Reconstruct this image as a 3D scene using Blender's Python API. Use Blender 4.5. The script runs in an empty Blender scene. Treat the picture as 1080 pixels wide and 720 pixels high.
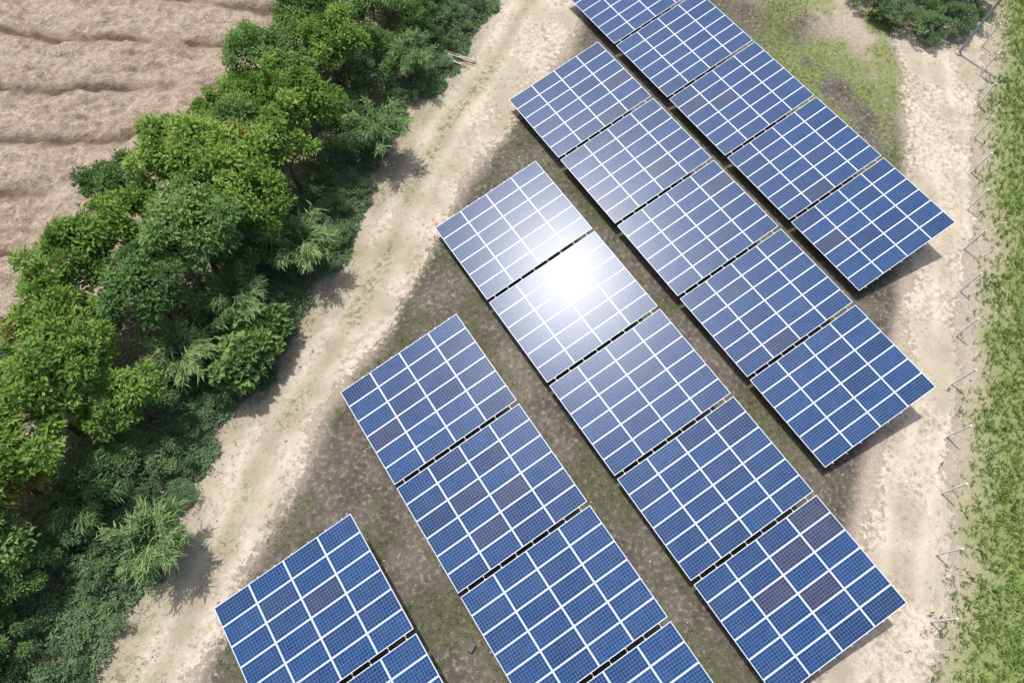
import bpy, math, random
import numpy as np
from mathutils import Vector, Matrix
rng=np.random.default_rng(7); random.seed(7)
SC=bpy.context.scene
# ------------------------------------------------------------------ helpers
def link(o,parent=None):
    SC.collection.objects.link(o)
    if parent: o.parent=parent
    return o
def mesh_np(name,V,F,mats=(),mi=None,smooth=False,attrs=None,uv=None):
    V=np.asarray(V,np.float32); F=np.asarray(F,np.int32)
    me=bpy.data.meshes.new(name); n=F.shape[1]
    me.vertices.add(len(V)); me.vertices.foreach_set('co',V.ravel())
    me.loops.add(F.size); me.loops.foreach_set('vertex_index',F.ravel())
    me.polygons.add(len(F)); me.polygons.foreach_set('loop_start',np.arange(0,F.size,n,dtype=np.int32))
    me.polygons.foreach_set('loop_total',np.full(len(F),n,np.int32))
    for m in mats: me.materials.append(m)
    if mi is not None: me.polygons.foreach_set('material_index',np.asarray(mi,np.int32))
    me.polygons.foreach_set('use_smooth',np.full(len(F),smooth,bool))
    if attrs:
        for k,a in attrs.items():
            a=np.asarray(a,np.float32)
            if a.ndim==1:
                at=me.attributes.new(k,'FLOAT','POINT'); at.data.foreach_set('value',a)
            else:
                at=me.attributes.new(k,'FLOAT_COLOR','POINT'); at.data.foreach_set('color',a.ravel())
    if uv is not None:
        l=me.uv_layers.new(name='UVMap'); l.data.foreach_set('uv',np.asarray(uv,np.float32).ravel())
    me.update(calc_edges=True); me.validate()
    return me
class MB:
    def __init__(s): s.V=[];s.F=[];s.M=[];s.UV=[];s.A=[]
    def quad(s,ps,m,uv=None,a=0):
        b=len(s.V); s.V+=[tuple(p) for p in ps]; s.F.append((b,b+1,b+2,b+3)); s.M.append(m)
        s.UV+=(uv or [(0,0)]*4); s.A+=[a]*4
    def box(s,c,ax,ay,az,m):   # half-axis vectors
        c,ax,ay,az=map(Vector,(c,ax,ay,az))
        for n,u,v in ((ax,ay,az),(-ax,az,ay),(ay,az,ax),(-ay,ax,az),(az,ax,ay),(-az,ay,ax)):
            s.quad([c+n-u-v,c+n+u-v,c+n+u+v,c+n-u+v],m)
    def beam(s,p,q,w,h,m,upv=(0,0,1)):
        p,q=Vector(p),Vector(q); d=(q-p); L=d.length; d/=L
        sd=d.cross(Vector(upv)); 
        if sd.length<1e-3: sd=d.cross(Vector((1,0,0)))
        sd.normalize(); u=sd.cross(d)
        s.box((p+q)/2,d*L/2,sd*w/2,u*h/2,m)
    def cone(s,p,q,r0,r1,m,n=8,cap=True):
        p,q=Vector(p),Vector(q); d=(q-p).normalized()
        sd=d.orthogonal().normalized(); u=d.cross(sd)
        R=[]
        for i in range(n):
            a=2*math.pi*i/n; o=sd*math.cos(a)+u*math.sin(a); R.append((p+o*r0,q+o*r1))
        for i in range(n):
            a,b=R[i],R[(i+1)%n]; s.quad([a[0],b[0],b[1],a[1]],m)
            if cap: s.quad([a[1],b[1],q,q],m)
    def mesh(s,name,mats,smooth=False):
        return mesh_np(name,s.V,s.F,mats,s.M,smooth,{'rnd':s.A},s.UV)
def _h(ix,iy,s):
    n=(ix*374761393+iy*668265263+s*1442695041)&0x7fffffff
    n=((n^(n>>13))*1274126177)&0x7fffffff
    return ((n^(n>>16))&0xffff)/65535.0
def vn(x,y,sc,seed=0):
    x=np.asarray(x,float)/sc; y=np.asarray(y,float)/sc
    ix=np.floor(x).astype(np.int64); iy=np.floor(y).astype(np.int64)
    fx=x-ix; fy=y-iy; fx=fx*fx*(3-2*fx); fy=fy*fy*(3-2*fy)
    return (_h(ix,iy,seed)*(1-fx)+_h(ix+1,iy,seed)*fx)*(1-fy)+(_h(ix,iy+1,seed)*(1-fx)+_h(ix+1,iy+1,seed)*fx)*fy
def fbm(x,y,sc,seed=0,o=4):
    t=0;a=.5;w=0
    for i in range(o): t=t+a*vn(x,y,sc/2**i,seed+i);w+=a;a*=.5
    return t/w
def sstep(a,b,x):
    t=np.clip((x-a)/(b-a),0,1); return t*t*(3-2*t)
# ------------------------------------------------------------------ node helpers
def new_mat(name):
    m=bpy.data.materials.new(name); m.use_nodes=True; nt=m.node_tree
    return m,nt,nt.nodes['Principled BSDF']
def N(nt,t,**k):
    n=nt.nodes.new(t)
    for a,b in k.items():
        if a in n.inputs: n.inputs[a].default_value=b
        else: setattr(n,a,b)
    return n
def math_(nt,op,a,b=None,c=None,clamp=False):
    n=nt.nodes.new('ShaderNodeMath'); n.operation=op; n.use_clamp=clamp
    for i,v in enumerate((a,b,c)):
        if v is None: continue
        if isinstance(v,(int,float)): n.inputs[i].default_value=v
        else: nt.links.new(v,n.inputs[i])
    return n.outputs[0]
def mix(nt,f,a,b,bt='MIX'):
    n=nt.nodes.new('ShaderNodeMix'); n.data_type='RGBA'; n.blend_type=bt
    for i,v in ((0,f),(6,a),(7,b)):
        if isinstance(v,(int,float)): n.inputs[i].default_value=v
        elif isinstance(v,tuple): n.inputs[i].default_value=(*v,1)
        else: nt.links.new(v,n.inputs[i])
    return n.outputs[2]
def noise(nt,vec,sc,det=3,rough=.6,out=0):
    n=nt.nodes.new('ShaderNodeTexNoise'); n.inputs['Scale'].default_value=sc; n.inputs['Detail'].default_value=det; n.inputs['Roughness'].default_value=rough
    if vec is not None: nt.links.new(vec,n.inputs['Vector'])
    return n.outputs[out]
def rng_(nt,v,a,b,c=0.,d=1.):
    n=nt.nodes.new('ShaderNodeMapRange'); nt.links.new(v,n.inputs[0])
    for i,x in enumerate((a,b,c,d)): n.inputs[i+1].default_value=x
    return n.outputs[0]
def attr(nt,name,o='Fac'):
    n=nt.nodes.new('ShaderNodeAttribute'); n.attribute_name=name; return n.outputs[o]
def bump(nt,bs,h,st,dist):
    n=nt.nodes.new('ShaderNodeBump'); n.inputs['Strength'].default_value=st; n.inputs['Distance'].default_value=dist
    nt.links.new(h,n.inputs['Height']); nt.links.new(n.outputs[0],bs.inputs['Normal'])
def simple(name,col,rough=.6,metal=0,var=.12,sc=8):
    m,nt,b=new_mat(name); tc=N(nt,'ShaderNodeTexCoord').outputs['Object']
    nz=noise(nt,tc,sc,2); f=rng_(nt,nz,.3,.7,1-var,1+var)
    c=nt.nodes.new('ShaderNodeVectorMath'); c.operation='SCALE'; c.inputs[0].default_value=col; nt.links.new(f,c.inputs['Scale'])
    nt.links.new(c.outputs[0],b.inputs['Base Color']); b.inputs['Roughness'].default_value=rough; b.inputs['Metallic'].default_value=metal
    return m
def to_diffuse(nt,b):
    d=nt.nodes.new('ShaderNodeBsdfDiffuse')
    for s_,t_ in (('Base Color','Color'),('Normal','Normal')):
        if b.inputs[s_].links: nt.links.new(b.inputs[s_].links[0].from_socket,d.inputs[t_])
    return d
# ------------------------------------------------------------------ camera
f=704.045
C=Vector((7.585,-13.52,30.475)); fw=Vector((.2830,.3443,-.8952)); R=Vector((.8336,-.5499,.0520))
fw.normalize(); R=(R-fw*R.dot(fw)).normalized(); U=R.cross(fw)
cd=bpy.data.cameras.new('camera'); cam=link(bpy.data.objects.new('camera',cd))
cam.matrix_world=Matrix(((R.x,U.x,-fw.x,C.x),(R.y,U.y,-fw.y,C.y),(R.z,U.z,-fw.z,C.z),(0,0,0,1)))
cd.sensor_width=36; cd.lens=f/1080*36; cd.clip_end=3000; cd.clip_start=.1
SC.camera=cam
# ------------------------------------------------------------------ light
S=Vector((-.024,.370,.929)).normalized()
sl=bpy.data.lights.new('sun','SUN'); sl.energy=4.2; sl.angle=math.radians(.6); sl.color=(1,.955,.89)
so=link(bpy.data.objects.new('sun',sl)); so.rotation_mode='QUATERNION'; so.rotation_quaternion=S.to_track_quat('Z','Y'); so.location=(0,0,60)
w=bpy.data.worlds.new('World'); SC.world=w; w.use_nodes=True; nt=w.node_tree
sk=nt.nodes.new('ShaderNodeTexSky'); sk.sky_type='NISHITA'; sk.sun_disc=False
sk.sun_elevation=math.asin(S.z); sk.sun_rotation=math.atan2(S.x,S.y); sk.dust_density=5; sk.air_density=1.0
bg=nt.nodes['Background']; nt.links.new(sk.outputs[0],bg.inputs[0]); bg.inputs[1].default_value=.15
SC.view_settings.view_transform='Standard'; SC.view_settings.look='None'; SC.view_settings.exposure=0
# ------------------------------------------------------------------ site layout
CA,CB=.81,.586
def ab(x,y): return x*CA+y*CB, -x*CB+y*CA
def line(pts):
    P=np.array(pts,float); a,b=ab(P[:,0],P[:,1]); o=np.argsort(a); return a[o],b[o]
HR=line([(-40,-33),(-15,-14),(-4.6,-5.9),(-2.6,-3.9),(0,-1.9),(2.3,.6),(4.5,2),(7.2,3.5),(9.5,5),(13.2,7.7),(16.4,10.8),(20.8,14.1),(25.4,16.6),(31,20.6),(60,42),(90,64)])
TR=line([(-40,-37),(-15,-17),(-2,-7.7),(.9,-5),(4.2,-2.8),(7.3,-.2),(11.8,2.4),(17.3,6.4),(24.9,10.8),(31.7,14),(60,36),(90,58)])
RL=line([(-10,-42),(18.9,-21.8),(24,-19),(28.7,-16.0),(36.4,-11.2),(46,-3.0),(50.9,2.0),(60,10),(90,34)])
RR=line([(-10,-49),(23.8,-24.5),(29.2,-20.6),(35.9,-15.8),(40.9,-12.2),(46.9,-8.1),(62.1,2.7),(90,22)])
def off(Ln,x,y):
    a,b=ab(x,y); return b-np.interp(a,Ln[0],Ln[1])
def height(x,y):
    return .10*(fbm(x,y,6,3)-.5)+.05*(fbm(x,y,1.2,9,3)-.5)
def masks(x,y):
    wob=(fbm(x,y,3.5,21)-.5)*2.4
    h=off(HR,x,y); t=off(TR,x,y)
    track=sstep(-1.0,.7,t+wob)*sstep(.9,-.5,h+wob*.4)
    rl=off(RL,x,y); rr=off(RR,x,y)
    road=sstep(.8,-1.2,rl+wob)*sstep(-.5,.9,rr+wob*.7)
    return h,t,rl,rr,np.maximum(track,road),track
def xs(lo,hi,st,far):
    a=np.arange(lo,hi+st/2,st); e=[];v=st;p=0
    while p<far: v*=1.35; p+=v; e.append(p)
    e=np.array(e); return np.concatenate([lo-e[::-1],a,hi+e])
gx=xs(-22,74,.16,1200); gy=xs(-34,46,.16,1200)
X,Y=np.meshgrid(gx,gy,indexing='ij'); nx,ny=X.shape; X=X.ravel();Y=Y.ravel()
Z=height(X,Y)
H,T_,RLo,RRo,ROAD,TRACK=masks(X,Y)
def ruts(o,c):
    wv=(fbm(X,Y,9,31,2)-.5)*1.1
    return np.exp(-((np.abs(o-c+wv)-.8)/.27)**2)*sstep(.3,.6,fbm(X,Y,2.4,33))
rut=ruts(H,-2.0)*TRACK+ruts(RLo,-2.6)*(ROAD-TRACK).clip(0,1)
Z=Z-.03*rut
field=sstep(8.8,9.6,H+(fbm(X,Y,3,5)-.5)*.8)
grass=np.clip(sstep(.5,-2.4,RRo+(fbm(X,Y,3,41)-.5)*2.5),0,1)
gp=np.exp(-(((X-45.5)/6.5)**2+((Y-2.5)/5)**2))*1.2+np.exp(-(((X-54)/7)**2+((Y-8)/5)**2))
gp=gp*sstep(.35,.6,fbm(X,Y,2.5,51))
grass=np.maximum(grass,np.clip(gp,0,.8))
inarea=sstep(.3,-1.2,T_)*sstep(-.4,.8,RLo)*sstep(52,44,X)
weed=sstep(.3,-1.2,T_)*sstep(-.4,.8,RLo)*sstep(.46,.64,fbm(X,Y,2.2,61))
col=np.stack([ROAD,grass,weed,inarea*(.6+.7*fbm(X,Y,4,63))],1)
idx=np.arange(nx*ny).reshape(nx,ny)
F=np.stack([idx[:-1,:-1],idx[1:,:-1],idx[1:,1:],idx[:-1,1:]],-1).reshape(-1,4)
def ground_mat():
    m,nt,b=new_mat('ground_soil'); P=N(nt,'ShaderNodeNewGeometry').outputs['Position']
    sp=nt.nodes.new('ShaderNodeSeparateColor'); nt.links.new(attr(nt,'mask','Color'),sp.inputs[0])
    al=attr(nt,'mask','Alpha')
    n1=noise(nt,P,.6,2); n2=noise(nt,P,4,4,.72); n3=noise(nt,P,18,2,.7)
    soil=mix(nt,rng_(nt,n1,.35,.65),(.080,.073,.062),(.132,.120,.102))
    soil=mix(nt,rng_(nt,n2,.52,.70),soil,(.27,.245,.21))
    soil=mix(nt,rng_(nt,n2,.46,.32,0,.7),soil,(.050,.045,.036))
    gr=mix(nt,rng_(nt,n2,.35,.65),(.11,.17,.045),(.23,.27,.10))
    sand=mix(nt,rng_(nt,n2,.35,.65),(.32,.27,.215),(.43,.375,.31))
    out=mix(nt,rng_(nt,al,0,.9),sand,soil)
    g=math_(nt,'MULTIPLY',sp.outputs[2],rng_(nt,n3,.42,.58),clamp=True)
    out=mix(nt,g,out,(.080,.095,.042))
    g2=math_(nt,'MULTIPLY',sp.outputs[1],rng_(nt,n2,.25,.5),clamp=True)
    out=mix(nt,g2,out,gr)
    out=mix(nt,rng_(nt,n3,.5,.8,0,.4),out,(.065,.057,.045))
    nt.links.new(out,b.inputs['Base Color'])
    bump(nt,b,n2,.9,.10)
    d=to_diffuse(nt,b); nt.links.new(d.outputs[0],nt.nodes['Material Output'].inputs[0]); nt.nodes.remove(b)
    return m
gm=mesh_np('ground',np.stack([X,Y,Z],1),F,[ground_mat()],smooth=True,attrs={'mask':col})
link(bpy.data.objects.new('ground',gm))
def road_mat():
    m,nt,b=new_mat('dirt_road_sand'); P=N(nt,'ShaderNodeNewGeometry').outputs['Position']
    n1=noise(nt,P,.5,2); n2=noise(nt,P,3.2,5,.74); n3=noise(nt,P,22,2,.75)
    c=mix(nt,rng_(nt,n1,.35,.65),(.34,.29,.23),(.47,.41,.34))
    c=mix(nt,rng_(nt,n2,.46,.66),c,(.57,.515,.44))
    c=mix(nt,rng_(nt,n2,.47,.30),c,(.22,.18,.135))
    c=mix(nt,math_(nt,'MULTIPLY',attr(nt,'rut'),.4),c,(.59,.54,.46))
    c=mix(nt,rng_(nt,n3,.55,.8,0,.5),c,(.22,.18,.14))
    gs=math_(nt,'MULTIPLY',attr(nt,'mid'),rng_(nt,n2,.44,.56,0,.8),clamp=True)
    c=mix(nt,gs,c,(.18,.185,.095))
    nt.links.new(c,b.inputs['Base Color'])
    bump(nt,b,n2,.9,.09)
    d=to_diffuse(nt,b); nt.nodes.remove(b)
    tr=nt.nodes.new('ShaderNodeBsdfTransparent'); ms=nt.nodes.new('ShaderNodeMixShader')
    a=math_(nt,'ADD',attr(nt,'road'),math_(nt,'MULTIPLY',math_(nt,'SUBTRACT',n2,.5),1.8))
    nt.links.new(rng_(nt,a,.28,.68),ms.inputs[0]); nt.links.new(tr.outputs[0],ms.inputs[1]); nt.links.new(d.outputs[0],ms.inputs[2])
    nt.links.new(ms.outputs[0],nt.nodes['Material Output'].inputs[0])
    return m
RM=road_mat()
def submesh(name,sel,dz,mat,at,zz=None):
    fs=F[sel[F].any(1)]; u,inv=np.unique(fs,return_inverse=True)
    zz=Z if zz is None else zz
    me=mesh_np(name,np.stack([X[u],Y[u],zz[u]+dz],1),inv.reshape(-1,4),[mat],smooth=True,attrs={k:v[u] for k,v in at.items()})
    return link(bpy.data.objects.new(name,me))
mid=np.exp(-((H+2.0)/.45)**2)*TRACK*.8+sstep(.35,.65,fbm(X,Y,2,77))*TRACK*.6+sstep(-1.3,.3,H)*TRACK
near=(np.abs(X)<95)&(np.abs(Y)<75)
submesh('dirt_road',(TRACK>.02)&near,.006,RM,{'road':TRACK,'rut':rut,'mid':mid})
RD2=np.where(TRACK>.02,0,ROAD)
submesh('dirt_road',(RD2>.02)&near,.006,RM,{'road':RD2,'rut':rut,'mid':sstep(.4,.7,fbm(X,Y,2,78))*.6*RD2})
# ploughed field: raised beds between uneven, broken furrows, cloddy surface
fvw=X*.6+Y*.8+(fbm(X,Y,9,81,3)-.5)*2.8+(fbm(X,Y,1.5,82,2)-.5)*.5
sp_=3.9
q_=fvw/sp_
bedi=np.floor(q_+.5); bed=np.abs(q_-bedi)*sp_
wid=.16+.25*_h(bedi.astype(np.int64),bedi.astype(np.int64)*0+3,5)
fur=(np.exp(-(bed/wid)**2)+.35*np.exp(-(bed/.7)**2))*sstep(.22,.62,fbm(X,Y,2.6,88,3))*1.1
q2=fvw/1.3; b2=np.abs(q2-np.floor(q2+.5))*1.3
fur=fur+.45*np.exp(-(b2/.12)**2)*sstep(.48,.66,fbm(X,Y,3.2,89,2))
rid=np.sin(fvw*2*math.pi/.62+(fbm(X,Y,2,83)-.5)*7)*.5+.5
cross=np.sin((X*.8-Y*.6)*2*math.pi/.62+(fbm(X,Y,1.6,84)-.5)*9)*.5+.5
lump=fbm(X,Y,.75,85,3); amp=fbm(X,Y,3,87,2)
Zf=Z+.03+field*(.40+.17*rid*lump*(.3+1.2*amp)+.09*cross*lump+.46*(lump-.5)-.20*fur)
def field_mat():
    m,nt,b=new_mat('ploughed_soil'); P=N(nt,'ShaderNodeNewGeometry').outputs['Position']
    n1=noise(nt,P,.45,2); n2=noise(nt,P,2.6,5,.78); n3=noise(nt,P,10,3,.8)
    c=mix(nt,rng_(nt,n1,.3,.7),(.35,.275,.21),(.48,.395,.315))
    c=mix(nt,rng_(nt,n2,.49,.66),c,(.60,.52,.435))
    c=mix(nt,rng_(nt,n2,.45,.28,0,.8),c,(.20,.145,.105))
    c=mix(nt,rng_(nt,n3,.51,.67,0,.7),c,(.20,.145,.11))
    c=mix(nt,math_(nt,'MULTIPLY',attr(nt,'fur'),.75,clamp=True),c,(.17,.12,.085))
    nt.links.new(c,b.inputs['Base Color'])
    bump(nt,b,n2,1,.35)
    d=to_diffuse(nt,b); nt.links.new(d.outputs[0],nt.nodes['Material Output'].inputs[0]); nt.nodes.remove(b)
    return m
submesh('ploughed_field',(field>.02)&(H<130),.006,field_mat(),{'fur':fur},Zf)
# ------------------------------------------------------------------ solar tables
def glass_mat():
    m,nt,b=new_mat('polycrystalline_glass')
    uv=nt.nodes.new('ShaderNodeSeparateXYZ'); nt.links.new(N(nt,'ShaderNodeUVMap').outputs[0],uv.inputs[0])
    u=rng_(nt,uv.outputs[0],.012,.988); v=rng_(nt,uv.outputs[1],.016,.984)
    cu=math_(nt,'MULTIPLY',u,12); cv=math_(nt,'MULTIPLY',v,6)
    fu=math_(nt,'ABSOLUTE',math_(nt,'SUBTRACT',math_(nt,'FRACT',cu),.5)); fv=math_(nt,'ABSOLUTE',math_(nt,'SUBTRACT',math_(nt,'FRACT',cv),.5))
    ln=math_(nt,'GREATER_THAN',math_(nt,'MAXIMUM',fu,fv),.466)
    dia=math_(nt,'GREATER_THAN',math_(nt,'ADD',fu,fv),.89)
    ln=math_(nt,'MAXIMUM',ln,dia)
    r=attr(nt,'rnd')
    cmb=nt.nodes.new('ShaderNodeCombineXYZ'); nt.links.new(math_(nt,'FLOOR',cu),cmb.inputs[0]); nt.links.new(math_(nt,'FLOOR',cv),cmb.inputs[1]); nt.links.new(math_(nt,'MULTIPLY',r,731),cmb.inputs[2])
    wn=nt.nodes.new('ShaderNodeTexWhiteNoise'); nt.links.new(cmb.outputs[0],wn.inputs[0])
    ramp=nt.nodes.new('ShaderNodeValToRGB'); nt.links.new(r,ramp.inputs[0]); e=ramp.color_ramp.elements
    e[0].position=0; e[0].color=(.003,.024,.092,1); e[1].position=1; e[1].color=(.030,.028,.066,1)
    for p_,c_ in ((.35,(.004,.033,.122,1)),(.7,(.006,.040,.138,1)),(.88,(.010,.033,.102,1))):
        k=e.new(p_); k.color=c_
    sc=nt.nodes.new('ShaderNodeVectorMath'); sc.operation='SCALE'; nt.links.new(ramp.outputs[0],sc.inputs[0]); nt.links.new(rng_(nt,wn.outputs[0],0,1,.78,1.25),sc.inputs['Scale'])
    geo=N(nt,'ShaderNodeNewGeometry').outputs['Position']
    dust=rng_(nt,noise(nt,geo,.8,2,.65),.35,.75,.003,.04)
    c=mix(nt,math_(nt,'MULTIPLY',ln,.5),sc.outputs[0],(.28,.41,.60))
    c=mix(nt,dust,c,(.32,.34,.36))
    nt.links.new(c,b.inputs['Base Color']); b.inputs['Roughness'].default_value=.275
    b.inputs['Specular IOR Level'].default_value=.18
    return m
M_gl=glass_mat(); M_fr=simple('anodised_frame',(.62,.67,.72),.5,.0,.06)
M_st=simple('galvanised_steel',(.42,.43,.44),.45,.6,.2); M_co=simple('concrete',(.42,.40,.37),.9,0,.2,5); M_back=simple('white_backsheet',(.6,.6,.6),.7)
M_rail=simple('rail_aluminium',(.55,.48,.43),.5,.2,.15)
W=6.64; L=5.249; g=.179; PR=8.607; tl=.234; h0=.7; OFF=[-.306,0,.416,.794,1.295]
ct,st=math.cos(tl),math.sin(tl)
ex=Vector((ct,0,st)); ey=Vector((0,-1,0)); ez=Vector((-st,0,ct))
NX,NY=4,6
def panels(seed,brown=()):
    rd=random.Random(seed); mb=MB(); pw=W/NX; ph=L/NY; gp=.012; fwid=.022; th=.04
    base=rd.uniform(-.06,.08)
    for i in range(NX):
        for j in range(NY):
            r=min(max(.38+base+rd.gauss(0,.19),0),.85)
            if rd.random()<.025: r=.93
            if (i,j) in brown: r=.97
            x0,x1=i*pw+gp/2,(i+1)*pw-gp/2; y0,y1=j*ph+gp/2,(j+1)*ph-gp/2
            P=lambda x,y,z: ex*x+ey*y+ez*z
            jz=rd.uniform(-.003,.001); kz=rd.uniform(-.003,.001)
            gx0,gx1,gy0,gy1=x0+fwid,x1-fwid,y0+fwid,y1-fwid
            mb.quad([P(gx0,gy1,-.004+jz),P(gx1,gy1,-.004+jz),P(gx1,gy0,-.004+kz),P(gx0,gy0,-.004+kz)],0,[(0,1),(1,1),(1,0),(0,0)],r)
            mb.quad([P(gx0,gy0,-.014),P(gx1,gy0,-.014),P(gx1,gy1,-.014),P(gx0,gy1,-.014)],2)
            cz=-th/2; a,b_=(x0+x1)/2,(y0+y1)/2
            for yy in (y0+fwid/2,y1-fwid/2): mb.box(P(a,yy,cz),ex*(x1-x0)/2,ey*fwid/2,ez*th/2,1)
            for xx in (x0+fwid/2,x1-fwid/2): mb.box(P(xx,b_,cz),ex*fwid/2,ey*((y1-y0)/2-fwid),ez*(th/2),1)
            mb.box(P(x0+.2,b_,-.03),ex*.05,ey*.06,ez*.012,3)
    return mb.mesh('panels',[M_gl,M_fr,M_back,M_st])
def rack():
    mb=MB()
    P=lambda x,y,z: ex*x+ey*y+ez*z
    for x in (.45,1.25,2.1,2.9,3.75,4.55,5.4,6.2): mb.beam(P(x,-.06,-.068),P(x,L+.06,-.068),.045,.05,0,ez)
    for y in (.7,L/2,L-.7):
        mb.beam(P(.15,y,-.135),P(W-.15,y,-.135),.06,.08,1,ez)
        for x in (1.2,W-1.3):
            top=P(x,y,-.18); mb.box((top.x,top.y,(top.z-h0)/2+.0),(.04,0,0),(0,.04,0),(0,0,(top.z+h0)/2),1)
            mb.cone((top.x,top.y,-h0-.1),(top.x,top.y,-h0+.22),.17,.15,2,12)
        a=P(W-1.3,y,-.18); mb.beam((a.x,y*-1,-h0+.5),tuple(P(3.6,y,-.18)),.04,.04,1)
    return mb.mesh('rack',[M_rail,M_st,M_co])
RK=rack()
rows={0:(1,2,3,4),1:(0,1,2,3,4),2:(-1,0,1,2,3),3:(-2,-1,0,1,2),4:(-3,-2,-1,0,1)}
for k,js in rows.items():
    for j in js:
        e=link(bpy.data.objects.new('solar_panel_table',None)); e.empty_display_size=.5
        e.location=(k*PR,-(j*(L+g))+OFF[k],h0)
        brown=((2,1),(3,1),(1,2),(2,3),(3,0)) if (k,j)==(2,3) else ()
        link(bpy.data.objects.new('panels',panels(k*37+j*5+100,brown)),e)
        link(bpy.data.objects.new('rack',RK),e)
# ------------------------------------------------------------------ foliage
def leaf_mat(name,dark,mid_,light,trans=.3):
    m,nt,b=new_mat(name); oi=N(nt,'ShaderNodeObjectInfo').outputs['Random']; r=attr(nt,'leafrnd')
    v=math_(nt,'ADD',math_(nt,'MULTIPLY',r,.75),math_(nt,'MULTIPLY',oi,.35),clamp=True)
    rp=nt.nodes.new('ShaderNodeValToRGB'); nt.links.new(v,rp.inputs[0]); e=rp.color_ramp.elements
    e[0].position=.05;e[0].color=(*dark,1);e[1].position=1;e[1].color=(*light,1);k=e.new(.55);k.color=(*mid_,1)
    d=nt.nodes.new('ShaderNodeBsdfDiffuse'); nt.links.new(rp.outputs[0],d.inputs[0]); nt.nodes.remove(b)
    t=nt.nodes.new('ShaderNodeBsdfTranslucent'); nt.links.new(mix(nt,1.,rp.outputs[0],(1.5,1.5,.7),'MULTIPLY'),t.inputs[0])
    ms=nt.nodes.new('ShaderNodeMixShader'); ms.inputs[0].default_value=trans
    nt.links.new(d.outputs[0],ms.inputs[1]); nt.links.new(t.outputs[0],ms.inputs[2]); nt.links.new(ms.outputs[0],nt.nodes['Material Output'].inputs[0])
    return m
M_leafA=leaf_mat('leaf_bright',(.09,.165,.04),(.195,.315,.08),(.36,.47,.14))  # leaf greens here are lightened to mimic the low contrast of haze
M_leafB=leaf_mat('leaf_mid',(.065,.13,.05),(.145,.25,.09),(.26,.37,.14))
M_leafC=leaf_mat('leaf_bamboo',(.09,.165,.07),(.18,.285,.13),(.31,.40,.19))
M_leafD=leaf_mat('leaf_undergrowth',(.095,.16,.085),(.175,.27,.14),(.28,.38,.19))  # pale bluish green: haze put into the undergrowth leaf colour
M_red=leaf_mat('leaf_new_growth',(.12,.12,.03),(.24,.19,.06),(.32,.24,.09))
M_gr=leaf_mat('grass_blade',(.11,.19,.045),(.20,.30,.08),(.33,.40,.13))
M_wd=leaf_mat('weed_blade',(.065,.09,.03),(.13,.16,.06),(.25,.26,.12))
M_bark=simple('bark',(.16,.12,.085),.9,0,.3,10)
def unit(v): return v/np.maximum(np.linalg.norm(v,axis=-1,keepdims=True),1e-6)
def leaves(P,D,Nn,ln,wd,fold=.18):
    n=len(P); D=unit(D); Sd=unit(np.cross(D,Nn)); Nn=np.cross(Sd,D)
    ln=ln[:,None]; wd=wd[:,None]
    tip=P+D*ln-Nn*ln*.12; m1=P+D*ln*.45
    l=m1+Sd*wd*.5+Nn*wd*fold; r=m1-Sd*wd*.5+Nn*wd*fold
    V=np.stack([P,r,tip,l],1).reshape(-1,3); i=np.arange(n)[:,None]*4
    return V,i+np.array([[0,1,2,3]])
def tree_mesh(name,seed,Rr,Hh,ncl,nlf,ll,lw,mat,clr=.42,flat=.8,red=0):
    r=np.random.default_rng(seed)
    c=unit(r.normal(size=(ncl*3,3))); c=c[c[:,2]>-.25][:ncl]; ncl=len(c)
    lob=1+.30*np.sin(c[:,0]*3+seed)+.26*np.sin(c[:,1]*4+seed*2)
    rad=r.uniform(.4,1.1,ncl)**.5*lob
    cc=c*rad[:,None]*np.array([Rr,Rr,Rr*flat])
    ctr=np.array([0,0,Hh-Rr*flat])
    cr=r.uniform(.35,1.2,ncl)*Rr*clr
    n=nlf*ncl; id_=np.repeat(np.arange(ncl),nlf)
    d=unit(r.normal(size=(n,3))); d[:,2]=np.abs(d[:,2])*.9-.15
    out=unit(cc)[id_]; d=unit(d+out*.45)
    rr=r.uniform(.3,1.25,n)**.7
    P=ctr+cc[id_]+d*(cr[id_]*rr)[:,None]
    D=d*.8+r.normal(size=(n,3))*.6; D[:,2]-=.25
    Nn=d*.5+np.array([0,0,.9])+r.normal(size=(n,3))*.55
    V,Fq=leaves(P,D,Nn,ll*r.uniform(.6,1.35,n),lw*r.uniform(.7,1.2,n))
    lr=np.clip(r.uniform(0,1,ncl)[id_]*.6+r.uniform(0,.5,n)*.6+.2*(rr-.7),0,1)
    mi=np.zeros(n,int)
    if red>0: mi[r.random(ncl)[id_]<red]=2
    mb=MB(); t0=Vector((0,0,-.15)); t1=Vector((r.normal()*.15,r.normal()*.15,max(Hh*.42,.5)))
    mb.cone(t0,t1,.06+Hh*.018,.04+Hh*.010,1,8,False)
    for q in range(min(ncl,16)):
        a=Vector(cc[q]+ctr); m_=t1.lerp(a,.5)+Vector((0,0,-.12*Rr)); mb.cone(t1,m_,.035+Hh*.006,.035,1,5,False); mb.cone(m_,a,.035,.012,1,5,False)
    VV=np.concatenate([V,np.array(mb.V)]); FF=np.concatenate([Fq,np.array(mb.F)+len(V)])
    return mesh_np(name,VV,FF,[mat,M_bark,M_red],np.concatenate([mi,np.array(mb.M)]),False,{'leafrnd':np.concatenate([np.repeat(lr,4),np.zeros(len(mb.V))])})
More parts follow.
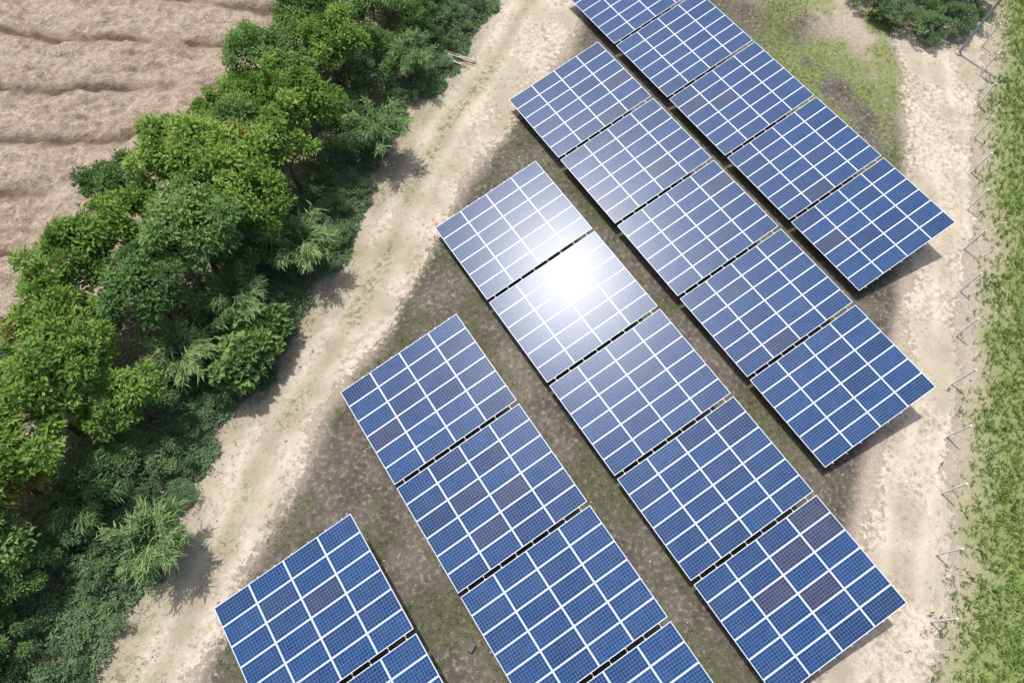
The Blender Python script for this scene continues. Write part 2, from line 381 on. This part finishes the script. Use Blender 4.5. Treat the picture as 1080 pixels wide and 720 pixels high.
def bamboo_mesh(name,seed,Rr,Hh,nc=26,nl=150):
    r=np.random.default_rng(seed); Vs=[];Fs=[];lrs=[];mb=MB(); o=0
    for i in range(nc):
        a=r.uniform(0,2*math.pi); lean=r.uniform(.3,1)*Rr; hh=Hh*r.uniform(.65,1)
        dv=np.array([math.cos(a),math.sin(a),0]); b0=dv*r.uniform(.1,.4)
        def pt(t): return b0+dv*lean*t**2.2+np.array([0,0,hh*(t-.28*t**3.5)*1.3])
        pr=pt(0)
        for t in (.25,.5,.75,1):
            q=pt(t); mb.cone(pr,q,.028*(1.15-t+.2),.028*(1.1-t),1,5,False); pr=q
        t=r.uniform(.3,1,nl)**.7; P=np.stack([pt(x) for x in t])+r.normal(size=(nl,3))*.13
        D=dv*.9+r.normal(size=(nl,3))*.65; D[:,2]-=.25
        Nn=np.array([0,0,1.])+r.normal(size=(nl,3))*.35
        V,Fq=leaves(P,D,Nn,r.uniform(.28,.6,nl),r.uniform(.045,.085,nl),.1)
        Vs.append(V);Fs.append(Fq+o);o+=len(V);lrs.append(np.repeat(np.clip(r.uniform(0,.5)+r.uniform(0,.6,nl),0,1),4))
    V=np.concatenate(Vs+[np.array(mb.V)]); Fq=np.concatenate(Fs+[np.array(mb.F)+o])
    mi=np.concatenate([np.zeros(len(Fq)-len(mb.F),int),np.array(mb.M)])
    return mesh_np(name,V,Fq,[M_leafC,M_bark],mi,False,{'leafrnd':np.concatenate(lrs+[np.full(len(mb.V),.2)])})
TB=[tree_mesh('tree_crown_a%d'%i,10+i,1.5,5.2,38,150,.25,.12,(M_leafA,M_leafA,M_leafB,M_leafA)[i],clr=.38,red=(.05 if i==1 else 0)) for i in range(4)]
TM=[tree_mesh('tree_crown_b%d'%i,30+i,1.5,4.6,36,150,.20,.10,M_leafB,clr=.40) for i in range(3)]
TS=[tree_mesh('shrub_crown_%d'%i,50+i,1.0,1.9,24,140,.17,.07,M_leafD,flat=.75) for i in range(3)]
TL=[tree_mesh('large_leaf_crown',70,1.2,2.4,26,50,.42,.34,M_leafB,flat=.7)]
BM=[bamboo_mesh('bamboo_crown%d'%i,90+i,1.7,3.6) for i in range(2)]
def place(name,me,x,y,s=1,z=None,sz=None):
    o=link(bpy.data.objects.new(name,me)); o.location=(x,y,float(height(np.array(x),np.array(y))) if z is None else z)
    o.rotation_euler=(random.uniform(-.06,.06),random.uniform(-.06,.06),random.uniform(0,6.28)); o.scale=(s,s,(sz or s)*random.uniform(.92,1.08)); return o
pts=[]
main=[(9.7,17.0,.7),(12.3,17.2,.8),(14.9,17.0,.85),(17.5,17.2,1),(12.3,12.2,1.05),(9.2,12.2,1.15),(4.6,14.2,.8),(4.6,12.2,.9),(1.8,10.6,1.1),(-.3,8.2,1),(3.3,7.5,1),(.2,5.7,1),(.7,3.6,.85),(-2.2,4.6,1.1),(6.2,9.4,1.15),(9.7,9.6,1),(14.3,14.1,1),(-4.2,2.2,1.1),(-5.6,5.3,1.1),(7,13.5,1.1)]
for i,(x,y,s) in enumerate(main):
    place('broadleaf_tree',TB[i%4],x,y,s); pts.append((x,y))
big=[(-.6,-2.2),(-2.6,.9),(3.2,5.0),(17.5,12.4),(6.6,6.3),(10.5,7.6),(22,16.6)]
for x,y in big: place('bamboo_clump',random.choice(BM),x,y,random.uniform(.7,.95)); pts.append((x,y))
for x,y in ((6.2,3.9),(7.2,4.8),(5.2,3.2)): place('large_leaf_shrub',TL[0],x,y,.85); pts.append((x,y))
P_=np.array(pts)
for it in range(1500):
    a=random.uniform(-16,60); o=random.uniform(3.2,8.3); b=float(np.interp(a,HR[0],HR[1]))+o
    x=a*CA-b*CB; y=a*CB+b*CA
    if ((P_-np.array([x,y]))**2).sum(1).min()<1.9**2: continue
    P_=np.vstack([P_,[x,y]])
    if o<4.8:
        place('broadleaf_tree',random.choice(TM),x,y,random.uniform(.5,.68))
    elif random.random()<.3 and a<22: place('broadleaf_tree',random.choice(TB),x,y,random.uniform(.75,1.0))
    else: place('broadleaf_tree',random.choice(TM),x,y,random.uniform(.75,1.05))
for it in range(1100):
    a=random.uniform(-16,60); o=random.uniform(.7,3.8); b=float(np.interp(a,HR[0],HR[1]))+o
    x=a*CA-b*CB; y=a*CB+b*CA
    if ((P_-np.array([x,y]))**2).sum(1).min()<1.1**2: continue
    P_=np.vstack([P_,[x,y]])
    place('shrub',random.choice(TS),x,y,random.uniform(.5,.85)*(.55+.2*o),sz=random.uniform(.6,1.0)*(.32+.22*o))
# trees and thicket beyond the far end of the right-hand road
for x,y,s,me in ((56.5,7.5,.8,TB[0]),(58.5,7.5,1,TM[0]),(61.5,6.5,1,TM[1]),(55.5,9.2,.9,TM[2]),(64,6,1,TB[1]),(53.6,9.5,.7,TM[0]),(61,9.5,1.1,TB[3]),
                 (54.9,4.6,.42,TM[1]),(56.2,4.2,.5,TM[0]),(57.6,3.6,.55,TM[2]),(58.9,3.0,.5,TM[1]),(57.4,5.4,.6,TB[2]),(59.3,4.8,.6,TM[0]),(55.4,5.9,.5,TM[2])):
    place('broadleaf_tree',me,x,y,s)
for x,y,s in ((54.0,3.3,.8),(55.2,2.6,.9),(56.4,2.0,.85),(57.9,2.0,.7),(53.2,4.8,.9),(60.2,3.2,.9),(52.4,6.2,.8),(53.9,1.9,.5)):
    place('shrub',random.choice(TS),x,y,s)
n=120000
a=rng.uniform(-18,62,n); o=-.35+9.6*rng.uniform(0,1,n)**1.7; b=np.interp(a,HR[0],HR[1])+o
ux=a*CA-b*CB; uy=a*CB+b*CA
keep=(o>.1+ (fbm(ux,uy,1.5,91)-.45)*2.4); ux,uy,o=ux[keep],uy[keep],o[keep]; n=len(ux)
hh=(.15+np.clip(o,0,3)*.32)*(.35+1.2*fbm(ux,uy,1.3,93,3))
uz=height(ux,uy)+hh*rng.uniform(.45,1.05,n)
P=np.stack([ux,uy,uz],1); D=rng.normal(size=(n,3)); D[:,2]=D[:,2]*.4+.1; Nn=np.array([0,0,1.])+rng.normal(size=(n,3))*.45
V,Fq=leaves(P,D,Nn,rng.uniform(.12,.3,n),rng.uniform(.04,.11,n))
me=mesh_np('hedge_undergrowth',V,Fq,[M_leafD],attrs={'leafrnd':np.repeat(np.clip(fbm(ux,uy,2,95)*.7+rng.uniform(-.1,.4,n),0,1),4)})
link(bpy.data.objects.new('hedge_undergrowth',me))
def tufts(name,x,y,hmin,hmax,nb,mat,bias=0):
    n=len(x); X_=np.repeat(x,nb)+rng.normal(size=n*nb)*.05; Y_=np.repeat(y,nb)+rng.normal(size=n*nb)*.05
    Hh=np.repeat(rng.uniform(hmin,hmax,n),nb)*rng.uniform(.6,1.1,n*nb)
    an=rng.uniform(0,2*math.pi,n*nb); sp=rng.uniform(.2,.9,n*nb)
    D=np.stack([np.cos(an)*sp,np.sin(an)*sp,np.ones(n*nb)],1)
    P=np.stack([X_,Y_,height(X_,Y_)-.01],1); Nn=np.stack([-np.cos(an),-np.sin(an),sp],1)
    V,Fq=leaves(P,D,Nn,Hh,Hh*.16+.012,.1)
    me=mesh_np(name,V,Fq,[mat],attrs={'leafrnd':np.repeat(np.clip(fbm(X_,Y_,2.5,97)*.9+rng.uniform(-.25,.3,n*nb)+bias,0,1),4)})
    return link(bpy.data.objects.new(name,me))
def scatter(n,bx,dens):
    x=rng.uniform(bx[0],bx[1],n); y=rng.uniform(bx[2],bx[3],n); k=rng.random(n)<dens(x,y); return x[k],y[k]
def d_verge(x,y):
    r=off(RR,x,y); d=sstep(.9,-3.2,r+(fbm(x,y,2.2,101)-.5)*4)*.9
    return d*(r>-14)
x,y=scatter(190000,(12,84,-44,14),d_verge); tufts('grass_verge',x,y,.10,.38,4,M_gr,-.1)
def d_patch(x,y):
    q=np.exp(-(((x-45.5)/6.5)**2+((y-2.5)/5)**2))+np.exp(-(((x-54)/7)**2+((y-8)/5)**2))
    return q*sstep(.4,.62,fbm(x,y,2.5,51))*.5
x,y=scatter(60000,(36,66,-8,16),d_patch); tufts('meadow_grass',x,y,.04,.14,4,M_gr,.1)
def d_weed(x,y):
    h,t,rl,rr,rd,tk=masks(x,y)
    ina=sstep(.5,-1.2,t)*sstep(-.6,.8,rl)
    return ina*(sstep(.48,.68,fbm(x,y,2.2,61))*.65+.04)+ tk*sstep(.6,.8,fbm(x,y,1.6,105))*.12+sstep(-1.6,.2,h)*(h<1)*.6*sstep(.4,.6,fbm(x,y,1,107))
x,y=scatter(180000,(-12,70,-30,34),d_weed); tufts('ground_weeds',x,y,.03,.16,4,M_wd,0)
x=rng.normal(5.6,.5,260); y=rng.normal(-12.2,.35,260); tufts('weed_patch',x,y,.08,.3,5,M_gr,.2)
mb=MB(); 
for i in range(1400):
    a=random.uniform(-12,60); x=a; y=random.uniform(-28,26)
    h_,t_,rl_,rr_,rd_,tk_=masks(np.array([x]),np.array([y]))
    if h_[0]>-.2 or rr_[0]<0: continue
    s=random.uniform(.015,.06)*(1.8 if random.random()<.06 else 1); z=float(height(np.array(x),np.array(y)))
    c=Vector((x,y,z+s*.3)); q=[c+Vector((math.cos(t)*s*random.uniform(.7,1.3),math.sin(t)*s*random.uniform(.7,1.3),random.uniform(-.2,.2)*s)) for t in (0,1.26,2.5,3.77,5.03)]
    tp=c+Vector((random.uniform(-.3,.3)*s,random.uniform(-.3,.3)*s,s*.7))
    for k in range(5): mb.quad([q[k],q[(k+1)%5],tp,tp],0)
link(bpy.data.objects.new('scattered_stones',mb.mesh('scattered_stones',[simple('stone',(.38,.34,.29),.9,0,.3)])))
# ------------------------------------------------------------------ fence
fe=link(bpy.data.objects.new('wire_fence',None)); mb=MB(); d=Vector((.815,.579,0)); nrm=Vector((.579,-.815,0)); p0=Vector((25.2,-22.8,0))
tops=[]
for i in range(-6,18):
    p=p0+d*3.02*i; p.z=float(height(np.array(p.x),np.array(p.y)))-.1
    ln=Vector((random.gauss(0,.03),random.gauss(0,.03),0))
    t=p+Vector((0,0,1.9))+ln; mb.beam(p,t,.07,.07,0,d); e=t+Vector((0,0,.03)); mb.beam(t,e,.08,.08,0,d)
    tops.append((p,t,e))
link(bpy.data.objects.new('posts',mb.mesh('posts',[simple('whitewashed_concrete',(.68,.67,.64),.9,0,.12,5)])),fe)
mb=MB()
for (a,b_,c_),(a2,b2,c2) in zip(tops[:-1],tops[1:]):
    for q in (.18,.36,.54,.72,.9):
        m1=a.lerp(b_,q)+nrm*.05; m2=a2.lerp(b2,q)+nrm*.05; md=(m1+m2)/2-Vector((0,0,.02))
        mb.cone(m1,md,.004,.004,0,4,False); mb.cone(md,m2,.004,.004,0,4,False)
link(bpy.data.objects.new('wires',mb.mesh('wires',[M_st])),fe)
# ------------------------------------------------------------------ utility pole
up=link(bpy.data.objects.new('utility_pole',None)); up.location=(55.1,.33,0); mb=MB()
mb.cone((0,0,-.2),(.25,.1,9),.10,.07,0,16); mb.cone((0,0,-.1),(0,0,.12),.22,.2,1,16)
link(bpy.data.objects.new('shaft',mb.mesh('shaft',[simple('painted_steel',(.27,.34,.38),.5,.2),M_co],True)),up)
mb=MB(); mb.beam((-.55,.4,8.6),(1.05,-.2,8.6),.1,.1,0)
for q in (0,.5,1):
    b0=Vector((-.5,.38,8.65)).lerp(Vector((1.0,-.18,8.65)),q); mb.cone(b0,b0+Vector((0,0,.18)),.05,.03,1,8)
link(bpy.data.objects.new('crossarm',mb.mesh('crossarm',[M_st,M_back])),up)
mb=MB(); mb.box((0,0,.09),(.16,0,0),(0,.1,0),(0,0,.09),0); mb.box((0,0,.19),(.18,0,0),(0,.12,0),(0,0,.012),0); mb.cone((.16,0,.06),(.5,.15,.02),.02,.02,0,6)  # small dark object of unknown kind, modelled as a lidded box
o=link(bpy.data.objects.new('cable_junction_box',mb.mesh('cable_junction_box',[simple('black_plastic',(.04,.04,.045),.5)]))); o.location=(8.0,-12.7,float(height(np.array(8.),np.array(-12.7)))); o.rotation_euler[2]=.5
mb=MB()
for i in range(7):
    a=random.uniform(-.5,.5); c=Vector((25.2+random.uniform(-.5,.5),16.9+random.uniform(-.4,.4),.25)); dd=Vector((math.cos(2.2+a),math.sin(2.2+a),.05))*random.uniform(.6,1.2); mb.cone(c-dd,c+dd,.035,.025,0,6)
link(bpy.data.objects.new('fallen_bamboo_poles',mb.mesh('fallen_bamboo_poles',[simple('dry_cane',(.5,.46,.38),.7)])))
